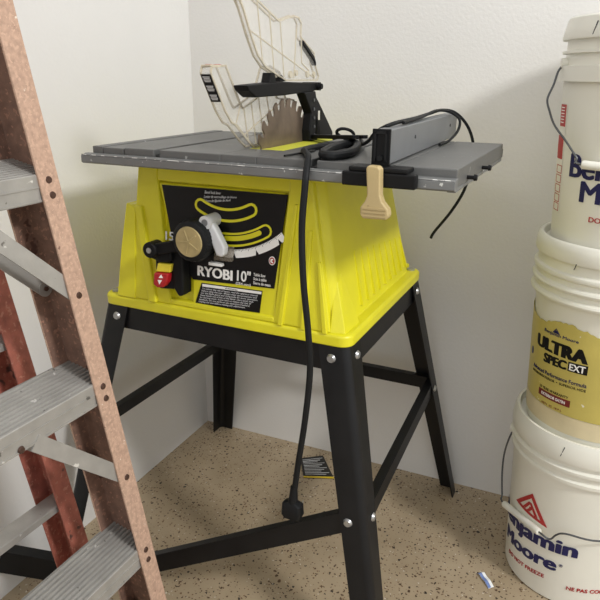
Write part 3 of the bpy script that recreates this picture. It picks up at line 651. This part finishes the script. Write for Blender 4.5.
# ================================================================== paint buckets
BXc, BYc = 1.0657, -.1932
def bucket(z0, label, kind):
    root = empty('paint_bucket', (BXc, BYc, z0), 0, label, 'bucket')
    H = .3705
    bm = bmesh.new()
    if kind == 'top':
        prof = [(.0, .001), (.128, .001), (.132, .003), (.1445, .262), (.1455, .268), (.1545, .268), (.1550, .293), (.1460, .294), (.1465, .312), (.1535, .313), (.1535, .317), (.1465, .318), (.1475, .340), (.143, .340)]
        lid = [(.143, .334), (.1555, .3345), (.1565, .338), (.1540, .352), (.1530, .356), (.1500, .368), (.1465, .371), (.143, .369), (.140, .363), (.0, .362)]
    elif kind == 'mid':
        prof = [(.0, .001), (.128, .001), (.132, .003), (.1435, .252), (.1445, .258), (.1545, .260), (.1558, .264), (.1545, .268), (.1485, .271), (.1480, .280), (.1540, .283), (.1555, .287), (.1540, .291), (.1485, .294), (.1482, .303), (.1540, .306), (.1552, .310), (.1540, .314), (.1485, .317), (.1475, .340), (.143, .340)]
        lid = [(.143, .336), (.1545, .3365), (.1558, .340), (.1548, .356), (.1520, .367), (.1480, .3705), (.1440, .369), (.1410, .362), (.0, .362)]
    else:
        prof = [(.0, .001), (.130, .001), (.134, .003), (.1455, .272), (.1462, .280), (.1520, .281), (.1525, .288), (.1475, .291), (.1475, .304), (.1545, .306), (.1550, .312), (.1485, .316), (.1480, .332), (.143, .332)]
        lid = [(.143, .326), (.1550, .3265), (.1560, .331), (.1560, .345), (.1530, .362), (.1500, .3705), (.1450, .3705), (.1420, .362), (.0, .362)]
    if kind == 'top': prof = [(r, z+(.013 if z > .2625 else 0)) for r, z in prof]; lid = [(r, z+.013) for r, z in lid]
    if kind != 'top':
        prof = [(r, z+(.014 if z > .2515 else 0)) for r, z in prof]; lid = [(r, z+.014) if r > .1425 else (r, .3703) for r, z in lid]
    lathe(bm, prof, 96); body = link('bucket_body', bm, M['bucket'], root, smooth=True)
    bm = bmesh.new(); lathe(bm, lid, 96); ld = link('lid', bm, M['bucket'], root, smooth=True)
    for a in {'top': (-133, -13, 107), 'mid': (-121, -1, 119), 'bot': (-110, 10, 130)}[kind]:
        a = math.radians(a); bm = bmesh.new(); zz = {'top': .018, 'mid': .008, 'bot': .018}[kind]
        bar(bm, (.1557*math.cos(a), .1560*math.sin(a), .334+zz), (.1535*math.cos(a+.03), .1538*math.sin(a+.03), .354+zz), (-.0007*math.sin(a), .0007*math.cos(a), 0), (.0007*math.cos(a), .0007*math.sin(a), 0))
        link('lid_slit', bm, M['groove'], ld)
    rz = lambda z: .132+(z-.003)*(.0125/.259) if kind != 'bot' else .134+(z-.003)*(.0115/.269)
    fn = lambda a, b, d: Vector(((rz(b)+.0006+d)*math.cos(math.radians(a)), (rz(b)+.0006+d)*math.sin(math.radians(a)), b))
    return root, body, fn
def sheet(name, pts_top, pts_bot, fn, m, parent, th=.0006):
    """curved sticker: top and bottom edge given as lists of (angle, z)"""
    bm = bmesh.new(); n = len(pts_top)
    g = [[bm.verts.new(fn(a, b, dd)) for a, b in row] for dd in (0, th) for row in (pts_top, [(t[0], (t[1]+s[1])/2) for t, s in zip(pts_top, pts_bot)], pts_bot)]
    for r0 in (0, 3):
        for r in range(2):
            for i in range(n-1): bm.faces.new((g[r0+r][i], g[r0+r][i+1], g[r0+r+1][i+1], g[r0+r+1][i]))
    for i in range(n-1): bm.faces.new((g[0][i], g[0][i+1], g[3][i+1], g[3][i])); bm.faces.new((g[2][i], g[2][i+1], g[5][i+1], g[5][i]))
    for r in range(2):
        for e in (0, n-1): bm.faces.new((g[r][e], g[r+1][e], g[3+r+1][e], g[3+r][e]))
    return link(name, bm, m, parent)
def bail(root, ang1, pts, name='bail_handle'):
    bm = bmesh.new(); tube(bm, catmull(pts, 6), .0019, 8); return link(name, bm, M['wire'], root, smooth=True)
def grip(root, parent, p, q):
    bm = bmesh.new(); tube(bm, [Vector(p)+(Vector(q)-Vector(p))*t for t in (0, .02, .12, .5, .88, .98, 1)], lambda t: .0074 if .1 < t < .9 else .0064, 14)
    return link('grip', bm, M['bucket'], parent, smooth=True)
def P(a, r, z): a = math.radians(a); return Vector((r*math.cos(a), r*math.sin(a), z))
def logo(pts, fn, body, m, inner_m):
    """outline triangle with an angular inner mark; pts three (angle,z) corners: apex, left, right"""
    A, B, C = [Vector(p) for p in pts]; G = (A+B+C)/3
    bm = bmesh.new()
    def tri(s, t): return [G+(p-G)*s for p in (A, B, C)], [G+(p-G)*t for p in (A, B, C)]
    o, i = tri(1, .66); n = 8
    for k in range(3):
        for j in range(n):
            u0, u1 = j/n, (j+1)/n; k2 = (k+1) % 3
            q = [o[k]+(o[k2]-o[k])*u0, o[k]+(o[k2]-o[k])*u1, i[k]+(i[k2]-i[k])*u1, i[k]+(i[k2]-i[k])*u0]
            V = [bm.verts.new(fn(a.x, a.y, dd)) for dd in (0, .0007) for a in q]
            bm.faces.new(V[4:]); bm.faces.new(V[:4][::-1]); bm.faces.new((V[0], V[1], V[5], V[4])); bm.faces.new((V[3], V[2], V[6], V[7]))
    # inner peak strokes
    def P2(u, v): return G+((C-B)*u+(A-(B+C)/2)*v)
    for s in (((-.17, -.20), (-.02, .22)), ((-.02, .22), (.20, -.20)), ((-.04, -.20), (.05, .04)), ((.05, .04), (-.02, -.02))):
        a, b = P2(*s[0]), P2(*s[1]); dr = (b-a).normalized(); nn = Vector((-dr.y, dr.x)); 
        # constant stroke width in metres: angle scale ~ .0024 m per degree
        wv = Vector(((A-B).length*0, 0))
        hw = Vector((1.5, 0)) if abs(dr.x) < abs(dr.y)*500 else Vector((0, .002))
        q = [a-hw, a+hw, b+hw, b-hw]; V = [bm.verts.new(fn(p.x, p.y, dd)) for dd in (0, .0007) for p in q]
        bm.faces.new(V[4:]); bm.faces.new(V[:4][::-1])
        for k in range(4): bm.faces.new((V[k], V[(k+1) % 4], V[4+(k+1) % 4], V[4+k]))
    return link('triangle_logo', bm, m, body)

# bottom bucket
r1, b1, f1 = bucket(0.0, 'white paint bucket on the floor, lowest of the stack, with navy lettering and red triangle', 'bot')
logo(((-129.5, .232), (-149, .182), (-113, .174)), f1, b1, M['redprint'], None)
text('lettering', 'Benjamin', ((-178, .098), (-87, .118), (-178, .144), (-87, .163)), f1, M['navy'], b1, bold=.05, sub=3)
text('lettering', 'Moore', ((-164, .062), (-101, .080), (-164, .094), (-101, .112)), f1, M['navy'], b1, bold=.05, sub=3)
text('lettering', '®', ((-99.5, .095), (-96.5, .0955), (-99.5, .1015), (-96.5, .102)), f1, M['navy'], b1)
text('lettering', 'DO NOT FREEZE', ((-154, .034), (-110, .050), (-154, .043), (-110, .059)), f1, M['redprint'], b1, bold=.02, sub=2)
text('lettering', 'NE PAS CONGELER', ((-91, .044), (-45, .050), (-91, .053), (-45, .059)), f1, M['redprint'], b1, bold=.02, sub=2)
# bail: ears, wire, grip
ga, gb = P(-160, .156, .150), P(-116, .158, .168)
bl_ = bail(r1, 0, [P(178, .150, .306), P(180, .158, .278), P(181, .163, .24), P(184, .162, .20), P(192, .158, .16), ga, gb, P(-108, .156, .163), P(-104, .155, .178), P(-98, .157, .190), P(-76, .159, .193), P(-40, .160, .20), P(-10, .158, .25), P(-2, .150, .306)])
grip(r1, bl_, ga, gb)
for a in (178, -2):
    bm = bmesh.new(); cyl(bm, P(a, .146, .306), P(a, .158, .306), .009, 20); link('ear', bm, M['bucket'], r1, smooth=True)
# middle bucket
r2, b2, f2 = bucket(.3705, 'white paint bucket with torn yellow label, middle of the stack', 'mid')
n = 70; random.seed(3)
jag = [.228+.007*math.sin(i*.23)+random.uniform(-.0025, .0025) for i in range(n)]
tp = [(-200+160*i/(n-1), jag[i]+.004*i/n) for i in range(n)]; bt = [(a, .056) for a, _ in tp]
lab = sheet('label', tp, bt, f2, M['label'], b2)
lo2 = sheet('lower_label', [(a, .055) for a, _ in tp], [(a, .018) for a, _ in tp], f2, M['labelpale'], b2)
f2l = lambda a, b, d: f2(a, b, d+.0006)
logo(((-131, .221), (-134, .211), (-127, .211)), f2l, lab, M['navy'], None)
text('lettering', 'Benjamin Moore', ((-143, .203), (-112, .205), (-143, .211), (-112, .213)), f2l, M['navy'], lab, bold=.01, sub=1)
text('lettering', 'ULTRA', ((-152, .168), (-103.5, .171), (-152, .193), (-103.5, .198)), f2l, M['panel'], lab, bold=.085, sub=2)
text('lettering', 'SPEC', ((-141, .144), (-118.5, .148), (-141, .163), (-118.5, .166)), f2l, M['panel'], lab, bold=.08, sub=2)
eb = sheet('ext_box', [(-117.5+14.5*i/9, .1665+.002*i/9) for i in range(10)], [(-117.5+14.5*i/9, .148+.002*i/9) for i in range(10)], f2l, M['panel'], lab)
text('lettering', 'EXT', ((-116.3, .151), (-104.5, .1525), (-116.3, .164), (-104.5, .166)), lambda a, b, d: f2(a, b, d+.0013), M['white'], lab, bold=.03, sub=1)
text('lettering', 'Advanced Performance Formula', ((-155, .118), (-102, .125), (-155, .126), (-102, .133)), f2l, M['navy'], lab, bold=.012, sub=1)
text('lettering', 'INTERIOR/EXTERIOR  •  SUPERIOR HIDE', ((-155, .109), (-102, .116), (-155, .114), (-102, .121)), f2l, M['panel'], lab, sub=1)
text('lettering', '15 YEAR WARRANTY', ((-142, .088), (-114, .091), (-142, .0935), (-114, .0965)), f2l, M['panel'], lab, sub=1)
rb = sheet('red_strip', [(-143+31*i/12, .086+.003*i/12) for i in range(13)], [(-143+31*i/12, .072+.003*i/12) for i in range(13)], f2l, M['maroon'], lab)
text('lettering', 'EXTERIOR SATIN', ((-139, .0765), (-116, .0785), (-139, .0825), (-116, .0845)), lambda a, b, d: f2(a, b, d+.0013), M['white'], lab, bold=.01, sub=1)
text('lettering', 'N571  02  18.9 L', ((-138, .058), (-118, .060), (-138, .062), (-118, .064)), f2l, M['maroon'], lab, sub=1)
bm = bmesh.new(); V = [[bm.verts.new(f2l(-160.5+2.2*math.cos(k*PI/10), .147+.008*math.sin(k*PI/10), dd)) for k in range(20)] for dd in (0, .0006)]
bm.faces.new(V[1]); bm.faces.new(V[0][::-1])
for k in range(20): bm.faces.new((V[0][k], V[0][(k+1) % 20], V[1][(k+1) % 20], V[1][k]))
link('round_mark', bm, M['navy'], lab)
# top bucket
r3, b3, f3 = bucket(.741, 'white paint bucket with red side strip, topmost of the stack', 'top')
st = sheet('side_strip', [(-170+15*i/10, .243) for i in range(11)], [(-166+13*i/10, .055) for i in range(11)], f3, M['bucket'], b3)
f3l = lambda a, b, d: f3(a, b, d+.0006)
for za, zb in ((.243, .206), (.19, .15)):
    sheet('red_block', [(-168+12*i/8, za) for i in range(9)], [(-167+11.5*i/8, zb) for i in range(9)], f3l, M['redprint'], b3)
for k in range(6):
    z = .212+k*.005
    sheet('print_line', [(-165+7*i/4, z+.0014) for i in range(5)], [(-165+7*i/4, z) for i in range(5)], lambda a, b, d: f3(a, b, d+.0013), M['white'], b3, .0004)
for k, zz in enumerate((.125, .108, .091, .074, .058)):
    for (a0, a1, z0_, z1_) in ((-165, -154.5, zz+.013, zz+.0142), (-165, -154.5, zz, zz+.0012), (-165, -164.4, zz, zz+.014), (-155.1, -154.5, zz, zz+.014)):
        sheet('red_frame', [(a0+(a1-a0)*i/3, z1_) for i in range(4)], [(a0+(a1-a0)*i/3, z0_) for i in range(4)], f3l, M['redprint'], b3, .0004)
text('lettering', 'Benjamin', ((-143.5, .112), (-62, .112), (-143.5, .164), (-62, .164)), f3, M['navy'], b3, bold=.035, sub=3)
text('lettering', 'Moore', ((-131, .085), (-66, .085), (-131, .121), (-66, .121)), f3, M['navy'], b3, bold=.035, sub=3)
text('lettering', 'DO NOT FREEZE', ((-121, .054), (-76, .054), (-121, .063), (-76, .063)), f3, M['redprint'], b3, bold=.02, sub=2)
ga, gb = P(-126, .158, .151), P(-82, .158, .147)
bl3 = bail(r3, 0, [P(-166, .152, .309), P(-165, .160, .297), P(-160, .168, .276), P(-156.5, .179, .252), P(-153.5, .176, .232), P(-148, .172, .210), P(-138, .166, .186), P(-130, .161, .162), ga, gb, P(-60, .160, .16), P(-30, .166, .22), P(8, .160, .290), P(12, .152, .309)])
grip(r3, bl3, ga, gb)
for a in (-166, 12):
    bm = bmesh.new(); cyl(bm, P(a, .146, .311), P(a, .1565, .311), .008, 20); link('ear', bm, M['bucket'], r3, smooth=True)

# ================================================================== litter on the floor
c = Vector((.41, -.09, 0))
bm = bmesh.new(); pts = [(.352, -.070), (.405, -.030), (.475, -.120), (.398, -.150)]
pp = lambda a, b, d: (a-c.x, b-c.y, d)
prism(bm, pts, pp, .0008, .0020); o = link('warning_tag', bm, M['paper']); o.location = c
tag(o, 'black paper label with yellow stripe lying on the speckled floor behind the front leg', 'paper label')
def Q(u, v): a, b, c2, d2 = [Vector(p) for p in pts]; return a*(1-u)*(1-v)+b*u*(1-v)+c2*u*v+d2*(1-u)*v
bm = bmesh.new(); q = [Q(0, .93), Q(1, .93), Q(1, 1), Q(0, 1)]; prism(bm, [tuple(x) for x in q], pp, .0020, .0024); link('yellow_stripe', bm, M['paperyellow'], o)
bm = bmesh.new()
for k in range(11):
    v = .10+k*.072; u1 = .92-.25*((k*7) % 3)/2
    q = [Q(.08, v), Q(u1, v), Q(u1, v+(.03 if k in (1, 4) else .018)), Q(.08, v+(.03 if k in (1, 4) else .018))]; prism(bm, [tuple(x) for x in q], pp, .0020, .0023)
link('print_lines', bm, M['greyp'], o)
c = Vector((.905, -.322, 0)); bm = bmesh.new()
rows = [(-.014, .014, .001), (-.010, .009, .006), (-.003, .002, .003), (.006, -.008, .0045), (.015, -.020, .001)]
loft(bm, [[(a-.004, b-.004, z), (a+.006, b+.004, z+.002), (a+.006, b+.004, z+.0026), (a-.004, b-.004, z+.0006)] for a, b, z in rows])
o = link('paper_scrap', bm, M['white']); o.location = c; tag(o, 'small curled white and blue scrap of paper on the floor near the bottom bucket', 'paper scrap')
bm = bmesh.new(); loft(bm, [[(a-.004, b-.004, z+.0012), (a+.001, b+.0, z+.0022), (a+.001, b+.0, z+.0028), (a-.004, b-.004, z+.0018)] for a, b, z in rows]); link('blue_print', bm, M['blue'], o)
